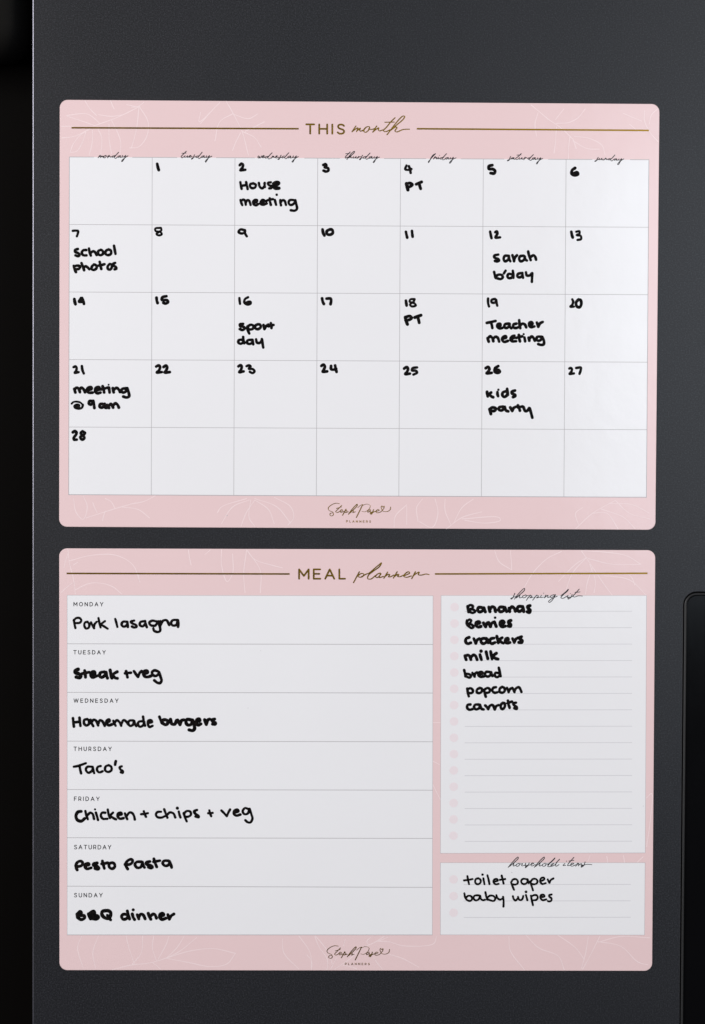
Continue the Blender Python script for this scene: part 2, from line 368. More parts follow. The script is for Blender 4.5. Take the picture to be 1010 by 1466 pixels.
# top border of the grid, broken at each printed day name
DN = [(135, 190), (254, 310), (365, 436), (487, 550), (610, 660), (722, 785), (848, 902)]
xs = [gp(0, 0)[0]-.5] + [q for a in DN for q in a] + [gp(7, 0)[0]+.5]
for k in range(0, len(xs), 2):
    f = lambda x: 225 + 4*(x-100)/829
    bar('border_line', xs[k], f(xs[k]), xs[k+1], f(xs[k+1]), .85, Y_PRINT, M['line'], mp)
DAYS = [('monday', (130, 190, 212), "185,235 235,175 / 195,225 260,190 245,235 / 250,225 305,195 300,230 325,225 / 375,180 330,200 325,240 355,235 380,200 365,185 / 380,195 420,200 / 410,240 450,175 / 415,230 470,195 480,225 520,210 / 590,185 530,200 525,225 560,220 610,180 / 680,105 620,170 580,225 600,255 660,215 / 720,185 665,205 670,230 715,210 / 725,190 715,230 755,225 / 775,185 765,220 800,220 850,180 / 850,185 820,250 770,325 750,330 770,290 830,240 905,190"),
 ('tuesday', (250, 310, 212), "290,80 230,140 165,215 180,240 240,210 / 185,130 285,125 / 260,190 240,225 290,220 320,190 / 320,195 310,230 350,215 / 345,215 405,190 390,180 360,200 360,230 430,210 / 490,165 470,200 450,250 415,275 420,255 470,225 530,210 / 585,190 530,205 525,235 565,225 600,190 / 670,105 610,180 575,230 595,260 660,215 / 720,185 665,205 665,235 715,205 / 722,190 715,235 755,225 / 780,190 765,230 800,225 850,185 / 850,190 800,280 755,345 745,330 780,280 830,240 905,200"),
 ('wednesday', (365, 435, 212), "80,165 65,200 80,210 105,180 / 105,175 100,210 130,200 145,165 170,170 / 155,195 200,170 190,155 165,175 165,205 215,195 / 270,175 225,185 220,210 255,205 285,170 / 360,100 310,150 275,200 290,230 340,205 / 375,165 345,215 / 350,205 395,170 395,200 430,195 / 430,195 470,170 460,160 435,180 440,210 500,190 / 545,150 525,190 505,235 480,240 495,220 550,195 / 610,165 570,185 570,210 610,195 / 705,100 650,160 620,200 635,225 690,195 / 740,165 690,180 690,210 735,185 / 745,170 735,210 780,200 / 800,165 785,200 820,200 860,165 / 860,170 820,235 785,295 770,290 800,250 850,210 900,180"),
 ('thursday', (485, 550, 212), "260,90 200,150 150,205 155,230 200,205 / 160,130 240,125 / 185,260 240,180 310,100 355,75 355,95 290,160 215,225 / 225,225 275,190 275,225 325,215 / 335,195 325,225 365,220 390,190 / 385,195 385,230 415,215 / 445,190 425,235 / 430,225 470,195 490,195 / 535,165 505,210 490,255 465,265 480,240 550,220 / 600,190 555,205 550,230 590,225 620,190 / 700,115 640,180 605,225 620,255 680,220 / 740,190 685,205 690,235 735,205 / 745,195 740,235 780,220 / 800,195 790,225 820,225 860,190 / 865,195 825,260 785,325 770,325 800,280 850,235 910,205"),
 ('friday', (605, 665, 212), "315,140 260,170 210,235 160,340 145,355 145,330 180,290 215,250 / 215,245 300,155 315,140 / 265,270 310,205 / 270,260 330,225 345,230 330,265 380,250 / 385,225 370,265 420,250 / 410,175 415,180 / 475,230 430,245 425,270 465,265 510,225 / 580,140 520,205 475,260 495,290 560,255 / 620,230 565,245 570,275 620,245 / 625,235 620,270 660,262 / 680,235 670,265 700,265 745,225 / 745,235 710,310 665,370 650,365 680,320 735,275 810,240"),
 ('saturday', (720, 785, 212), "175,190 155,235 140,275 100,290 110,275 150,255 200,240 / 245,215 200,225 200,250 245,225 / 250,220 245,255 290,245 / 410,125 345,190 285,240 300,260 350,245 / 315,160 405,155 / 370,215 360,250 400,245 425,215 / 425,220 425,255 455,240 / 495,205 465,265 / 475,250 520,215 540,225 560,240 / 610,215 565,230 565,255 605,245 / 680,150 620,210 590,250 610,280 670,240 / 720,215 665,230 670,260 715,230 / 725,220 715,260 755,250 / 780,220 770,250 800,250 840,220 / 845,225 795,300 755,360 750,345 785,300 830,265 885,235"),
 ('sunday', (845, 905, 212), "195,230 170,265 145,315 110,330 120,315 165,295 215,275 / 225,250 215,285 260,275 280,250 / 285,255 280,290 315,280 / 375,245 325,295 / 335,285 390,255 395,285 440,270 / 490,255 445,265 445,290 490,275 / 595,170 540,235 495,285 510,315 570,280 / 635,260 580,270 585,300 630,275 / 640,265 635,300 675,290 / 695,265 685,295 715,295 755,260 / 760,265 720,340 680,400 660,400 690,350 745,305 810,265")]
for nm, box, t in DAYS:
    written('day_name', trace(t, box, 0.88*1010/(box[1]-box[0]), pen=0.25), M['type'], mp, Y_PRINT-.00002, H_PRINT, 'printed script day name reading ' + nm)

# --- handwriting on the calendar: (cell index, what it reads, box, width, strokes)
A_ = (330, 450, 220); B_ = (450, 620, 225); C_ = (690, 850, 225); D_ = (690, 850, 320); E_ = (95, 185, 320); F_ = (690, 790, 350); G_ = (330, 410, 420)
H_ = (690, 790, 425); I_ = (95, 195, 515); K_ = (685, 785, 545)
NUM = [
 (1, '1', (210, 460, 220), 17, "63,60 67,80 72,96"),
 (2, '2', A_, 32, "114,142 135,123 155,135 148,168 122,203 150,200 182,196"),
 (3, '3', B_, 23, "78,68 97,60 104,74 90,88 118,95 122,115 102,124 80,116"),
 (4, '4', B_, 23, "w20 786,72 775,104 800,110 828,102 / w22 806,78 817,110 821,136"),
 (5, '5', C_, 27, "95,74 64,84 64,108 100,110 120,126 112,148 80,146"),
 (6, '6', C_, 27, "842,100 816,120 812,150 840,166 868,155 858,138 830,148"),
 (7, '7', E_, 38, "110,120 160,116 194,122 190,165 175,208"),
 (8, '8', (210, 380, 315), 21, "w18 124,68 76,74 80,95 120,104 132,122 105,132 86,120 108,102 128,88 124,68"),
 (9, '9', (210, 380, 315), 22, "838,88 800,82 784,103 812,116 838,103 838,88 / 836,108 854,140"),
 (10, '10', B_, 25, "72,616 78,648 88,668 / 132,616 108,632 112,656 140,660 160,643 152,618 132,616"),
 (11, '11', B_, 23, "781,636 787,668 792,686 / 832,628 835,658 838,678"),
 (12, '12', D_, 24, "75,74 82,110 88,134 / 122,80 136,72 142,90 124,128 165,126"),
 (13, '13', D_, 26, "808,76 815,110 821,128 / w21 852,76 880,72 882,92 858,106 892,112 896,142 864,150"),
 (14, '14', (95, 255, 415), 28, "76,84 80,110 86,130 / w22 136,72 117,108 152,110 / w24 146,74 156,96 163,128 / w18 138,80 146,100"),
 (15, '15', (95, 255, 415), 26, "818,72 821,100 828,120 / 908,58 872,68 866,92 912,94 922,112 900,124 880,118"),
 (16, '16', G_, 44, "166,86 172,150 178,192 / 322,72 268,106 256,165 312,206 368,185 364,152 332,152 275,185 330,180"),
 (17, '17', (330, 490, 415), 26, "830,78 836,108 846,128 / 870,80 906,80 912,96 906,130"),
 (18, '18', (570, 730, 415), 26, "72,98 75,120 78,142 / w20 150,84 112,88 106,108 148,122 162,142 126,150 108,134 140,108 152,86"),
 (19, '19', H_, 36, "90,26 90,85 104,140 / 190,32 142,46 142,80 188,84 208,50 186,32 / 208,44 214,90 224,130"),
 (20, '20', (685, 845, 415), 26, "w22 848,86 857,108 848,136 832,152 862,152 / 905,88 884,112 888,148 914,158 930,130 924,94 905,88"),
 (21, '21', I_, 38, "110,108 136,98 154,120 148,160 128,190 182,180 / 230,92 238,150 258,200"),
 (22, '22', (95, 255, 515), 26, "815,62 838,52 850,70 838,100 822,116 866,112 / 882,66 904,52 914,70 904,98 892,115 938,112"),
 (23, '23', (330, 510, 510), 23, "66,82 82,72 92,84 86,110 74,128 108,122 / w20 132,80 152,73 164,82 150,101 182,104 195,122 180,136 158,126"),
 (24, '24', (330, 510, 510), 23, "732,78 750,68 760,82 752,108 742,125 778,122 / 810,78 810,104 832,108 850,102 / 842,74 848,105 854,126"),
 (25, '25', (570, 850, 515), 15, "32,46 45,38 52,48 46,64 38,74 62,72 / w13 99,40 76,44 72,56 92,57 99,67 80,77"),
 (26, '26', (570, 850, 515), 15, "453,44 465,37 472,48 465,62 458,70 484,68 / 518,33 502,44 499,62 514,68 526,62 519,53 504,58"),
 (27, '27', (570, 850, 515), 13, "884,46 892,43 898,50 894,64 886,74 908,71 / 920,43 944,41 942,58 937,73"),
 (28, '28', (95, 195, 605), 42, "100,140 130,122 152,142 142,180 116,215 118,246 156,246 / w40 240,126 212,152 242,180 276,150 240,126 / w42 245,182 206,212 234,246 266,222 245,182")]
for i, txt, box, wd, t in NUM:
    written('date_number', trace(t, box, wd, jit=0.05), M['ink'], cells[i], Y_INK, H_INK, 'handwritten date ' + txt)
NOTES = [
 (2, 'House meeting', A_, 26, "122,345 130,390 138,426 / 192,345 200,385 210,428 / 135,390 195,380 / 285,362 245,368 238,395 262,418 300,408 308,378 275,358 / 345,355 356,400 385,420 410,395 416,355 / 412,360 418,405 / 490,347 456,356 462,378 495,395 494,418 470,420 / w34 522,390 560,380 584,356 562,345 528,362 520,395 540,418 588,418 /"
  " 124,560 136,600 146,622 / 130,580 152,556 176,566 188,618 / 188,592 206,562 228,570 246,620 / 280,595 318,584 322,562 300,558 278,580 282,612 310,624 340,608 / 362,600 400,588 412,566 388,560 366,584 370,608 400,618 440,602 / 476,540 480,580 490,620 / 430,576 460,560 515,550 / 538,560 545,590 553,618 / w28 560,497 / 604,562 606,600 612,624 / 606,592 632,562 656,572 672,620 / 775,562 718,562 704,592 724,620 762,608 785,572 / 785,562 798,620 804,665 780,688 730,684"),
 (4, 'PT', B_, 23, "785,226 790,255 798,280 / 784,232 812,222 834,236 815,252 790,256 / 868,232 914,212 / 894,226 906,270"),
 (7, 'school photos', E_, 37, "190,412 146,428 148,456 202,482 216,514 190,526 152,514 / 325,428 278,432 254,470 276,510 330,514 / 370,402 380,460 400,518 / 390,482 435,448 465,462 492,510 / 560,425 520,445 522,498 563,510 598,480 585,438 560,425 / 682,418 644,440 634,488 676,510 722,488 722,438 682,418 / 772,358 784,430 796,490 /"
  " 126,682 140,740 160,782 / 132,692 180,678 226,692 212,728 150,740 / 250,638 274,700 292,752 / 282,720 310,688 342,702 376,738 / 450,660 418,692 412,733 448,748 492,716 480,670 450,660 / 542,618 555,680 568,732 / 515,680 562,672 618,656 / 700,654 670,690 676,732 710,742 738,702 734,660 700,654 / 790,634 758,652 768,676 800,702 810,728 782,738"),
 (12, 'sarah b\'day', F_, 33, "238,148 184,162 180,190 230,210 248,234 225,248 190,240 / 380,164 332,168 316,215 337,246 384,215 388,168 / 390,165 396,215 412,245 / 442,158 455,200 466,244 / 466,240 482,188 508,158 / 605,164 552,174 540,215 562,246 608,225 622,180 / 618,172 630,220 652,234 / 670,104 684,165 706,228 / 700,188 745,158 770,178 784,222 /"
  " 178,398 188,445 202,486 / 192,470 235,440 288,444 302,480 270,502 216,488 / w30 344,380 320,420 / 440,434 388,428 370,460 384,486 430,482 450,444 / 448,382 455,440 456,484 / 575,414 524,428 514,464 545,478 584,452 585,414 / 585,415 596,484 / 638,404 648,448 690,450 722,418 / 728,418 726,480 723,542"),
 (16, 'sport day', G_, 42, "235,552 178,562 178,592 244,608 262,636 225,664 172,646 / 302,622 328,690 345,728 / 312,602 375,568 422,592 408,642 345,652 312,622 / 500,558 454,586 458,636 505,648 552,610 538,568 500,558 / 602,572 616,645 / 618,648 650,592 690,562 / 735,538 746,590 746,630 / 692,598 735,582 782,572 /"
  " 212,838 154,848 148,888 186,912 232,888 240,838 / 234,788 240,850 252,902 / 398,842 322,848 300,890 346,916 398,890 405,848 / 402,842 416,922 / 468,832 482,888 530,898 570,852 / 572,828 585,910 597,980"),
 (18, 'PT', (570, 730, 415), 24, "66,252 75,285 86,312 / 66,248 108,238 122,255 100,272 70,275 / 152,250 208,230 / 180,246 192,298"),
 (19, 'Teacher meeting', H_, 35, "72,378 130,366 198,350 / 135,376 152,452 / 224,424 270,410 264,390 232,398 224,434 256,456 296,450 / 388,388 337,398 324,434 356,452 394,426 400,392 / 395,390 406,435 426,454 / 500,388 458,402 454,438 490,452 530,440 / 540,338 546,400 556,454 / 552,415 590,388 622,402 642,442 / 684,405 734,390 720,368 688,378 684,415 712,438 760,428 / 796,372 816,434 / 820,428 840,386 880,364 /"
  " 84,598 100,648 / 90,602 120,572 150,592 166,642 / 162,612 195,578 230,592 250,648 / 298,606 350,590 344,568 308,582 294,620 322,652 376,638 / 470,564 432,578 414,610 438,642 496,642 / 422,614 468,594 / 535,552 540,600 551,644 / 495,595 584,572 / 616,588 626,644 / w26 605,540 / 676,592 686,634 / 686,612 720,574 745,592 766,634 / 862,578 802,580 790,618 825,636 864,610 875,580 / 872,582 898,640 894,686 855,696 816,684"),
 (21, 'meeting @9am', I_, 36, "120,422 136,474 / 126,428 155,404 185,422 202,470 / 197,432 225,404 255,428 276,470 / 304,440 370,424 362,398 322,404 304,440 328,476 385,476 / 424,446 488,426 478,398 432,408 422,450 452,486 500,476 / 530,384 545,430 552,474 / 502,430 560,416 610,402 / 622,404 626,440 631,474 / w22 617,362 / 677,412 690,472 / 686,442 730,408 760,428 782,468 / 868,414 812,424 800,455 832,476 868,455 888,418 / 886,412 905,470 912,528 880,546 830,534 /"
  " w24 82,636 105,614 150,606 205,618 244,652 / w30 244,652 232,692 190,706 132,694 124,672 160,650 190,658 176,686 150,676 / 385,600 340,600 330,634 360,648 396,620 394,596 / 396,602 405,650 411,698 / 545,642 494,644 486,680 520,692 553,670 560,640 / 552,642 566,690 588,698 / 596,655 622,698 / 622,662 650,638 682,692 / 682,664 715,630 745,652 764,692"),
 (26, 'kids party', K_, 36, "126,162 129,195 136,228 / 184,172 152,196 / 155,200 190,228 214,240 / 276,166 278,200 286,225 / w28 290,131 / 398,154 354,172 349,212 375,236 414,210 424,168 / 416,118 421,160 426,208 / 530,142 484,162 484,185 530,206 534,224 502,238 /"
  " 162,412 171,450 182,482 / 162,412 205,388 255,402 238,434 178,440 / 358,374 302,388 299,420 332,432 374,406 / 382,378 400,430 432,444 / 462,388 490,438 / 490,434 512,394 545,378 / 572,358 590,400 601,434 / 574,390 640,372 / 652,382 680,442 715,428 735,396 / 742,402 760,460 780,535")]
for i, txt, box, wd, t in NOTES:
    written('handwritten_note', trace(t, box, wd, jit=0.06), M['ink'], cells[i], Y_INK, H_INK, 'black marker note reading ' + txt)
logo(mp, 0, 0)

# --- meal planner
ml = sheet_thing('meal_planner', 0.0000353, -0.1565716, 0.00095158, 'pink magnetic weekly meal planner with shopping list, below the month calendar')
leaves(ml, [
 ((80, 480, 690), "45,243 50,290 65,350 72,405 / 50,285 130,265 220,265 280,300 305,360 / 300,330 305,362 / 65,300 80,290 / 20,400 60,365 / 70,390 130,365 200,375 240,405 / 480,245 490,300 / 600,245 600,300 620,360 640,330 640,260 / 690,245 720,280 780,300 820,310 / 690,250 680,330 685,400 / 695,250 740,320 740,400 / 30,310 45,260 / 540,262 560,245"),
 ((540, 950, 690), "415,242 430,280 475,310 / 470,242 475,310 / 650,245 600,270 550,320 520,370 / 720,242 760,300 800,360 830,400 / 740,265 690,320 660,400 / 750,290 770,350 765,390 / 740,265 700,290 640,350 / 720,242 800,247 880,260 930,290 / 745,270 830,290 930,290 / 800,330 890,345 950,400 / 760,300 740,360 735,395"),
 ((80, 480, 1320), "95,50 80,90 100,165 / 155,50 135,110 145,165 / 205,172 270,155 350,145 440,110 510,55 / 275,155 310,110 315,50 / 285,150 265,90 255,50 / 365,140 350,90 355,50 / 370,135 400,80 410,50 / 400,130 440,90 465,50 / 400,130 480,105 570,95 650,112 / 400,130 480,145 560,160 620,150 650,112 / 350,145 380,170 / 820,60 825,110 880,170 / 880,50 920,110 925,170 / 940,50 980,100 1000,150"),
 ((440, 600, 1340), "70,0 110,100 180,200 185,280 178,298 / 0,170 40,220 40,298 / 345,30 330,90 / 212,298 270,190 / 248,298 380,210 480,120 600,60 730,10 / 560,85 540,45 575,10 / 600,60 650,30 700,0 / 640,45 740,50 860,85 1010,90 / 730,160 860,200 1010,280 / 600,190 640,250 682,298 / 330,260 420,285 450,296"),
 ((540, 950, 1320), "465,50 470,100 520,168 / 525,45 570,90 640,120 660,168 / 630,40 700,90 730,130 / 745,50 735,110 720,165 / 785,50 750,120 725,165 / 780,70 860,50 960,55 / 780,68 860,85 920,140 955,150 / 150,85 200,75 210,50"),
 ((620, 940, 1020), "0,45 35,45 / 0,220 30,235 / 0,325 35,395 / 965,385 988,365 980,500 965,605 / 700,670 710,645 / 860,645 865,675 / 910,690 950,650 / 785,650 790,680"),
 ((900, 1010, 820), "0,20 40,60 70,120 80,160 / 70,720 80,715 / 60,940 75,930 / 60,1000 78,990 / 60,1060 75,1058 / 62,1120 75,1122")])
bar('gold_rule', 96, 820.8, 415, 821.6, 2.3, Y_PRINT, M['gold'], ml); bar('gold_rule', 623, 821.6, 927, 820.6, 2.3, Y_PRINT, M['gold'], ml)
written('title_capitals', caps('MEAL', 428.6, 494.2, 815, 815, 13.4, 2.5), M['gold'], ml, Y_PRINT, H_PRINT, 'gold foil capitals reading MEAL')
written('title_script', trace("125,155 90,220 55,285 / 105,205 150,175 180,185 160,215 125,220 105,210 / 150,215 215,180 240,172 320,105 375,60 390,48 370,90 290,150 232,200 226,238 262,243 320,200 / 375,170 340,185 320,215 345,225 385,180 / 380,180 365,225 415,210 / 465,160 420,232 / 430,215 475,185 490,190 475,215 500,215 540,195 / 580,155 535,230 / 545,215 590,185 600,190 585,210 610,215 660,195 / 660,205 730,170 720,155 680,175 660,210 690,222 750,205 / 800,155 755,238 / 770,205 820,170 845,160 835,190 870,195 930,182 965,190", (500, 620, 800), 12, pen=0.2), M['gold'], ml, Y_PRINT, H_PRINT, 'gold foil script reading planner')

def panel(name, tl, tr, br, bl, rows=None, label=None):
    """white panel with a hairline printed border; rows -> separate row pieces"""
    b = slab(name, quad((tl[0]-.5, tl[1]-.5), (tr[0]+.5, tr[1]-.5), (br[0]+.4, br[1]+.45), (bl[0]-.4, bl[1]+.45)), YS+.0001, Y_BACK, M['line'], ml)
    if label: b['label'] = label
    return b
mealp = panel('meal_panel', (97, 852.3), (620, 853), (619, 1338), (97, 1338), label='white panel of seven day rows')
ys = [(852.3, 853), (921.5, 922.5), (991, 992), (1060.8, 1061.7), (1130, 1131), (1199, 1200), (1268.3, 1270), (1338, 1338)]
rows = []
for k in range(7):
    g0 = 0 if k == 0 else .42; xl, xr = 97, 620 - k/7; xr2 = 620 - (k+1)/7
    rows.append(slab('meal_row', quad((xl, ys[k][0]+g0), (xr, ys[k][1]+g0), (xr2, ys[k+1][1]-.42), (xl, ys[k+1][0]-.42)), YS+.0001, Y_CELL, M['white'], ml))
for (nm, x0, x1, y0, h), rw in zip([('MONDAY', 106.3, 148, 862.2, 5.2), ('TUESDAY', 106, 151.4, 931, 5.2), ('WEDNESDAY', 106.4, 169.7, 1000.2, 5.2), ('THURSDAY', 106.3, 160, 1069.1, 5.3), ('FRIDAY', 107, 142.7, 1140.5, 5.4), ('SATURDAY', 107, 159.4, 1209.6, 5.5), ('SUNDAY', 107, 147, 1278.4, 5.4)], rows):
    written('day_name', caps(nm, x0, x1, y0, y0+.1, h, 1.05, .86), M['type'], rw, Y_PRINT, H_PRINT, 'small printed capitals reading ' + nm)

shop = panel('shopping_panel', (632, 852.7), (925.5, 852.7), (923.6, 1220.5), (631, 1221))
shop_w = slab('shopping_list', quad((632, 852.6), (925.5, 852.6), (923.6, 1220.4), (631, 1221)), YS+.0001, Y_CELL, M['white'], ml)
shop_w['label'] = 'ruled white shopping list with fifteen pale pink bullets'
house = panel('household_panel', (631, 1235), (923.4, 1235), (922.6, 1338), (631, 1337.6))
house_w = slab('household_list', quad((631, 1235), (923.4, 1235), (922.6, 1338), (631, 1337.6)), YS+.0001, Y_CELL, M['white'], ml)
house_w['label'] = 'ruled white household items list with three pale pink bullets'
def bullet(x, y, par):
    X, Z = D(x, y); rr = 6.2*PX
    slab('bullet', [(X + rr*math.cos(2*math.pi*k/24), Z + rr*math.sin(2*math.pi*k/24)) for k in range(24)], Y_CELL+.00002, Y_PRINT, M['dot'], par)
for k in range(15):
    bullet(651 - k*.11, 869 + 23.36*k, shop_w)
    y = 1204.2 - 23.5*(14-k); bar('rule_line', 665.5, y, 905, y-.3, .8, Y_RULE, M['rule'], shop_w)
for k in range(3):
    bullet(649.6, 1258.6 + 23.8*k, house_w); y = 1266 + 23.5*k; bar('rule_line', 664, y, 903, y-.3, .8, Y_RULE, M['rule'], house_w)
written('list_heading', trace("145,95 125,140 105,165 95,160 120,145 170,130 / 140,165 190,100 260,35 262,55 200,115 160,150 / 165,150 205,120 200,150 235,140 / 275,115 240,130 245,150 275,140 285,120 270,112 / 285,125 310,120 / 330,115 285,178 / 300,150 340,120 350,130 325,150 365,140 / 410,115 360,178 / 375,150 415,120 430,130 405,150 450,140 / 465,118 455,145 490,140 / w9 490,92 494,95 / 520,115 500,150 / 505,145 545,118 540,145 575,135 / 620,110 580,125 575,145 610,135 635,110 590,185 560,205 550,195 590,160 655,130 / 700,125 760,75 790,45 780,65 720,120 700,150 725,155 770,130 / 785,120 775,145 800,140 / w9 812,95 816,98 / 835,110 820,145 785,165 790,150 850,130 / 920,45 870,100 845,130 860,140 910,125 960,128 / 870,85 930,78", (720, 840, 838), 7.6, pen=0.25), M['type'], ml, Y_PRINT-.00002, H_PRINT, 'printed script heading reading shopping list')
written('list_heading', trace("60,150 110,90 170,35 172,50 110,110 75,140 / 80,135 125,105 115,135 150,125 / 180,105 150,120 155,140 180,130 190,108 / 190,115 215,110 / 220,108 210,132 245,125 255,105 / 255,110 250,135 275,125 / 295,100 275,135 250,155 255,140 310,120 / 310,120 345,105 330,100 315,115 320,135 360,120 / 350,150 400,90 460,35 462,50 400,110 365,140 / 370,135 415,105 405,135 440,125 / 470,105 440,120 445,138 475,130 480,108 / 480,115 510,110 / 500,120 550,75 580,45 570,60 515,115 500,140 530,140 560,115 / 570,105 540,115 535,138 570,128 600,100 / 630,60 590,110 590,138 625,120 / 690,108 670,130 700,128 / w9 707,80 711,83 / 790,40 740,95 720,130 750,128 / 735,80 790,72 / 755,125 790,108 775,102 755,120 765,138 810,122 / 830,105 810,138 / 815,130 845,105 840,135 / 845,125 875,108 870,130 890,122 / 915,90 900,130 870,150 875,138 930,118 990,120", (720, 850, 1222), 7.0, pen=0.25), M['type'], ml, Y_PRINT-.00002, H_PRINT, 'printed script heading reading household items')

MEALS = [
 (0, 'Pork lasagna', [((100, 190, 875), 32, "72,138 80,200 96,268 / 68,150 105,112 162,108 190,145 168,182 85,190 / 290,168 248,182 240,235 267,276 308,264 318,208 290,168 / 346,178 370,230 396,272 / 392,268 405,205 438,168 / 466,108 480,180 500,260 / 570,158 502,206 / 510,215 560,245 614,280 / 735,122 755,190 770,252"),
   ((155, 265, 875), 29, "255,138 198,138 180,175 208,202 250,180 258,142 / 255,140 262,205 / 345,122 303,136 316,156 370,182 376,204 342,212 316,200 / 488,128 428,142 420,180 455,198 490,168 / 488,130 500,180 512,210 / 638,132 580,124 544,150 562,182 620,188 648,152 / 662,132 670,170 688,230 682,262 650,272 607,254 597,226 / 690,128 690,190 / 695,172 725,124 770,118 806,180 / 912,114 852,118 830,155 852,186 900,178 916,124 / 920,116 928,160 922,204")]),
 (1, 'Steak + veg', [((98, 178, 945), 48, "w56 182,164 128,192 132,222 198,246 228,272 212,314 146,304 / 300,186 310,250 316,308 / 252,242 312,230 380,216 / 412,266 488,240 476,208 424,218 410,266 442,310 528,280 / 658,208 584,228 572,288 602,310 658,280 684,220 / 686,218 700,290 712,324 / w52 760,178 774,250 792,320 / 888,208 822,246 802,270 / 816,286 850,318 892,328"),
   ((160, 240, 945), 44, "266,198 280,258 291,308 / 248,236 300,230 352,226 / 408,198 446,255 480,302 / 482,300 510,232 546,196 / w48 578,240 656,224 646,194 592,200 578,242 604,292 660,302 714,284 / 846,202 780,184 734,216 754,270 810,282 858,240 / 860,216 888,300 906,370 878,412 830,406 776,364")]),
 (2, 'Homemade burgers', [((98, 168, 1010), 48, "102,258 110,350 121,432 / 236,248 245,330 256,418 / 122,346 240,332 / 398,280 336,294 332,370 376,410 430,380 428,304 398,280 / 464,292 490,370 521,422 / 484,342 530,290 580,314 622,408 / 622,372 660,300 710,324 757,418 / w54 800,348 852,320 846,290 806,304 796,360 840,406 904,388"),
   ((155, 235, 1010), 40, "98,272 120,330 140,362 / 122,312 160,264 205,292 241,362 / 242,332 285,260 335,292 366,340 / 462,268 392,270 366,312 402,366 453,344 474,284 / 476,278 490,330 512,368 / 638,280 562,290 541,330 576,380 638,354 658,294 / 635,198 650,290 671,362 / 726,310 798,294 783,264 730,274 722,330 752,384 808,364"),
   ((220, 320, 1010), 41, "w34 88,160 105,205 120,245 / 118,216 165,204 205,218 208,252 180,276 128,250 / 248,198 266,262 308,268 338,212 / 352,208 386,276 / 386,276 406,218 442,204 / 542,204 484,200 474,250 502,280 548,268 568,218 / 566,208 589,280 596,332 570,360 517,350 / 624,230 674,216 663,194 629,204 620,250 650,280 688,264 / 742,204 766,272 / 766,268 786,210 813,194 / 886,194 849,208 858,230 896,250 892,268 857,266")]),
 (3, "Taco's", [((98, 188, 1080), 34, "92,195 160,182 286,138 / 186,192 210,302 / 378,194 308,198 286,245 327,292 384,258 398,204 / 396,196 410,270 420,298 / 524,184 478,198 465,250 502,286 554,268 / 650,170 604,192 596,250 642,280 696,250 692,194 650,170 / w38 767,106 756,164 / 862,188 829,206 842,240 878,266 877,294 848,284")]),
 (4, 'Chicken + chips + veg', [((98, 198, 1145), 31, "w40 190,164 142,174 114,230 134,286 190,306 240,268 / 250,158 265,220 286,278 / 277,226 320,184 355,202 376,274 / 402,182 420,240 433,288 / w26 390,135 / 538,184 492,184 474,225 502,270 568,272 / 574,138 585,200 606,260 / 650,182 602,226 / 612,232 660,264 694,280 / w34 724,220 774,206 763,184 724,194 719,240 750,270 800,262 / 822,192 835,230 856,278 / 846,232 890,180 928,190 953,230 965,282"),
   ((195, 295, 1145), 30, "115,162 130,205 147,243 / 76,205 125,200 174,190 / 364,170 312,174 290,210 312,246 370,254 418,234 / 410,134 430,190 456,256 / 446,222 490,180 543,194 570,252 / 620,166 630,210 645,253 / w38 600,118 / 692,188 710,250 735,308 / 692,200 735,160 786,168 796,213 758,240 712,243 / w34 883,144 844,162 856,195 900,226 906,246 862,238"),
   ((285, 375, 1145), 33, "170,166 185,220 200,260 / 152,212 190,210 223,206 / 364,168 410,215 450,260 / 452,258 476,200 503,152 / w37 566,205 636,182 618,155 574,170 566,220 602,250 668,233 / 796,144 742,130 706,180 732,226 788,216 808,162 / 816,142 845,230 862,300 828,360 786,356 748,325")]),
 (5, 'Pesto Pasta', [((98, 178, 1220), 46, "142,236 147,280 166,316 / 138,242 164,184 228,156 264,190 246,236 180,256 / 306,240 382,220 368,200 314,214 306,260 342,296 418,278 / w52 524,192 466,204 462,230 528,252 552,288 530,302 490,288 / 620,154 636,220 656,290 / 605,206 660,200 716,186 / 800,184 746,204 746,266 800,294 844,258 836,206 800,184"),
   ((170, 260, 1220), 40, "108,188 127,230 150,266 / 108,196 148,134 208,110 230,140 202,182 132,200 / 368,150 294,154 266,195 302,245 358,236 384,184 / 386,152 400,210 420,243 / w44 506,146 454,160 454,190 522,212 544,238 528,250 484,234 / 570,104 590,170 616,232 / 564,150 620,140 666,132 / 806,134 734,136 712,175 752,215 808,198 824,150 / 822,142 845,200 855,242")]),
 (6, 'BBQ dinner', [((100, 180, 1295), 46, "138,164 146,230 / 140,170 190,118 218,146 182,190 / w48 180,196 266,196 274,236 212,266 148,232 / w50 346,164 358,208 382,252 / w50 352,164 438,114 456,150 400,196 / w54 400,210 496,194 520,222 488,256 404,244 / w54 410,165 430,222 / w54 660,104 596,118 586,170 622,222 700,246 742,190 742,134 700,106 660,104 / 684,186 716,240 745,272"),
   ((165, 265, 1295), 38, "186,144 124,136 96,170 122,208 168,198 196,152 / 180,88 195,150 212,204 / 252,132 265,180 285,213 / w40 265,72 / 322,142 346,203 / 342,182 375,134 408,144 438,203 / 482,122 495,165 520,208 / 512,172 550,134 580,144 600,193 / w42 656,160 706,146 693,126 655,136 648,175 682,210 738,193 / 766,142 786,208 / 787,203 812,160 853,132")])]
for i, txt, parts in MEALS:
    st = []
    for box, wd, t in parts: st += trace(t, box, wd, jit=0.06)
    written('handwritten_meal', st, M['ink'], rows[i], Y_INK, H_INK, 'black marker writing reading ' + txt)
Z_ = (660, 770, 855); AA = (660, 760, 900); BB = (660, 760, 950); CC = (655, 735, 1245); DD = (720, 810, 1245)
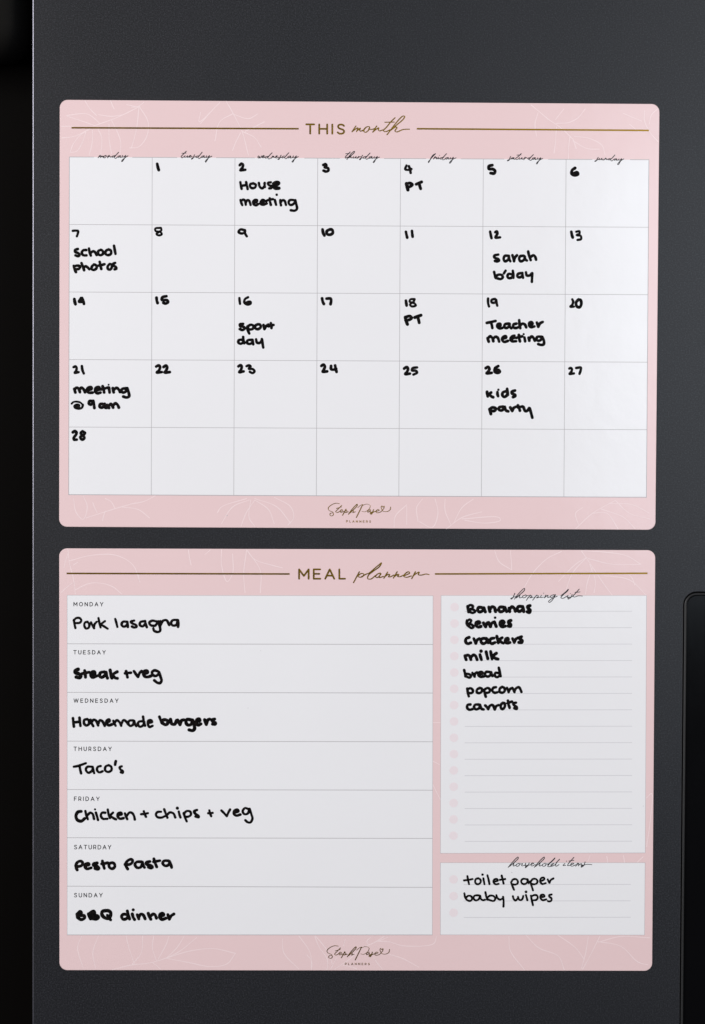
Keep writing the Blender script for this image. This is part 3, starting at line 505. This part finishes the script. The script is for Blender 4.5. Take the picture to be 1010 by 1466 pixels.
ITEMS = [
 (shop_w, 'Bananas', [(Z_, 36, "w33 90,118 94,155 102,192 / w31 92,122 125,102 158,117 148,146 108,156 / w29 112,158 172,166 186,190 155,205 108,186 / 278,134 234,134 220,165 243,191 283,178 298,140 / 302,138 322,192 / 368,128 382,188 / 377,166 410,124 440,134 456,188 / 558,129 514,130 496,160 522,190 563,173 574,134 / 577,132 601,188 / 632,142 642,188 / 637,166 670,124 700,144 716,184 / 798,119 754,124 741,160 767,186 808,164 / 811,122 826,188 / 908,109 875,122 883,145 911,170 902,200 872,189")]),
 (shop_w, 'Berries', [(Z_, 36, "w28 80,302 76,342 84,368 / w27 79,322 112,292 138,305 122,334 92,352 / w29 96,348 148,362 168,388 140,403 88,370 / 205,350 248,335 234,319 204,329 200,364 227,391 264,382 / 297,337 326,388 / 326,384 345,337 365,332 / 366,336 390,384 / 387,384 405,342 430,327 / 441,322 465,383 / w28 450,267 / 520,345 568,331 553,310 524,320 515,360 542,386 584,377 / 657,304 625,317 629,340 656,356 652,381 622,377")]),
 (shop_w, 'Crackers', [(AA, 38, "120,124 76,144 70,190 102,216 144,202 / 187,142 216,212 / 217,207 237,162 270,144 / 368,140 305,145 291,185 322,215 367,193 379,149 / 380,148 396,203 / 478,135 434,145 421,185 447,215 494,198 / 520,109 530,150 541,203 / 598,129 552,157 / 557,162 580,190 614,208 / 645,170 688,156 678,139 649,145 645,190 677,208 709,198 / 747,142 771,198 / 772,193 792,152 830,129 / 877,115 845,132 854,150 886,170 880,200 838,197")]),
 (shop_w, 'milk', [(AA, 38, "58,388 77,447 / 67,394 100,379 130,402 146,447 / 147,412 180,380 210,390 235,447 / 276,373 286,410 298,447 / w42 292,323 / 365,333 378,390 390,432 / 430,328 440,380 451,437 / 513,353 462,391 / 467,397 500,428 538,438")]),
 (shop_w, 'bread', [(BB, 33, "48,92 60,140 67,183 / 62,147 110,148 145,171 128,201 77,184 / 167,132 200,188 / 197,178 207,142 233,123 / 254,160 318,141 299,119 264,125 254,165 287,191 338,182 / 418,119 364,120 350,160 386,186 423,168 434,124 / 436,122 456,178 / 548,138 504,130 490,170 521,195 563,173 / 548,58 560,110 576,182")]),
 (shop_w, 'popcorn', [(BB, 33, "92,358 102,420 115,472 / 94,372 140,354 175,386 162,421 107,424 / 274,350 235,373 231,412 266,425 304,399 301,359 274,350 / 337,382 346,430 360,477 / 342,373 390,350 420,376 408,412 352,424 / 508,339 469,349 455,390 487,420 528,412 / 598,335 565,358 560,402 600,420 635,390 626,349 598,335 / 667,348 691,412 / 691,407 711,367 745,349 / 748,353 775,412 / 772,398 800,354 838,340 861,371 875,408")]),
 (shop_w, 'carrots', [(BB, 34, "138,589 100,594 91,635 122,665 169,656 / 258,589 205,595 191,635 222,660 267,638 278,594 / 277,592 300,652 330,661 / 352,603 371,622 395,657 / 396,651 420,608 450,594 / 467,603 490,661 / 491,656 511,613 545,598 / 608,565 580,592 580,641 605,655 635,620 631,574 608,565 / 680,533 690,590 705,637 / 674,569 738,547 / 797,563 760,573 769,600 805,626 805,655 772,643")]),
 (house_w, 'toilet paper', [(CC, 32, "181,112 195,190 212,258 / 122,190 200,180 273,166 / 378,149 330,172 325,232 370,260 415,233 420,183 378,149 / 470,152 480,210 490,258 / w38 455,85 / 543,97 565,180 580,258 / 660,210 728,196 713,165 664,175 655,220 692,260 744,252 / 800,102 820,180 835,248 / 767,180 815,172 863,166"),
   (DD, 28, "132,198 155,260 180,318 / 133,200 165,154 213,149 241,181 236,217 200,236 152,230 / 388,149 323,145 295,181 313,220 360,226 396,190 392,149 / 400,152 415,213 / 442,183 460,250 485,328 / 443,200 480,149 528,145 556,176 546,216 500,231 457,224 / 604,184 668,150 658,125 614,134 600,185 632,226 689,212 / 721,152 735,185 750,208 / 751,203 771,162 813,137")]),
 (house_w, 'baby wipes', [(CC, 32, "126,422 140,490 166,537 / 152,510 190,470 248,475 266,520 243,556 200,556 162,533 / 388,459 314,465 291,510 332,551 388,528 408,470 / 411,467 430,530 470,547 500,538 / 507,402 520,470 541,538 / 532,510 590,465 658,475 685,520 658,560 600,551 547,529 / 705,457 726,510 770,536 815,518 / 826,487 835,560 833,662"),
   (DD, 28, "162,422 177,470 205,491 238,460 / 245,432 256,470 290,486 318,460 328,417 / 371,402 385,450 395,488 / w36 373,352 / 452,412 466,490 485,568 / 457,431 500,405 548,410 560,450 537,481 477,488 / 604,440 668,425 658,400 614,405 604,450 642,486 699,472 / 783,394 744,408 748,430 781,456 776,496 740,506 721,498")])]
for par, txt, parts in ITEMS:
    st = []
    for box, wd, t in parts: st += trace(t, box, wd, jit=0.06)
    written('handwritten_item', st, M['ink'], par, Y_INK, H_INK, 'black marker writing reading ' + txt)
logo(ml, -1.7, 633.1)

# stray specks of marker and dust
for x, y, r, par in ((733, 1248.8, 1.0, house_w), (921, 1153.7, .9, shop_w), (373.6, 931.4, .7, rows[1]), (355.5, 1013.4, .8, rows[2]), (325.5, 738, .9, mp), (141, 1336, .5, rows[6])):
    written('ink_speck', [[(*D(x, y), r*2*PX*.8)]], M['rule'] if par is not mp else M['line'], par, Y_PRINT if par is not mp else Y_BACK, H_PRINT)

for o in bpy.data.objects:
    if '_w' in o: del o['_w']
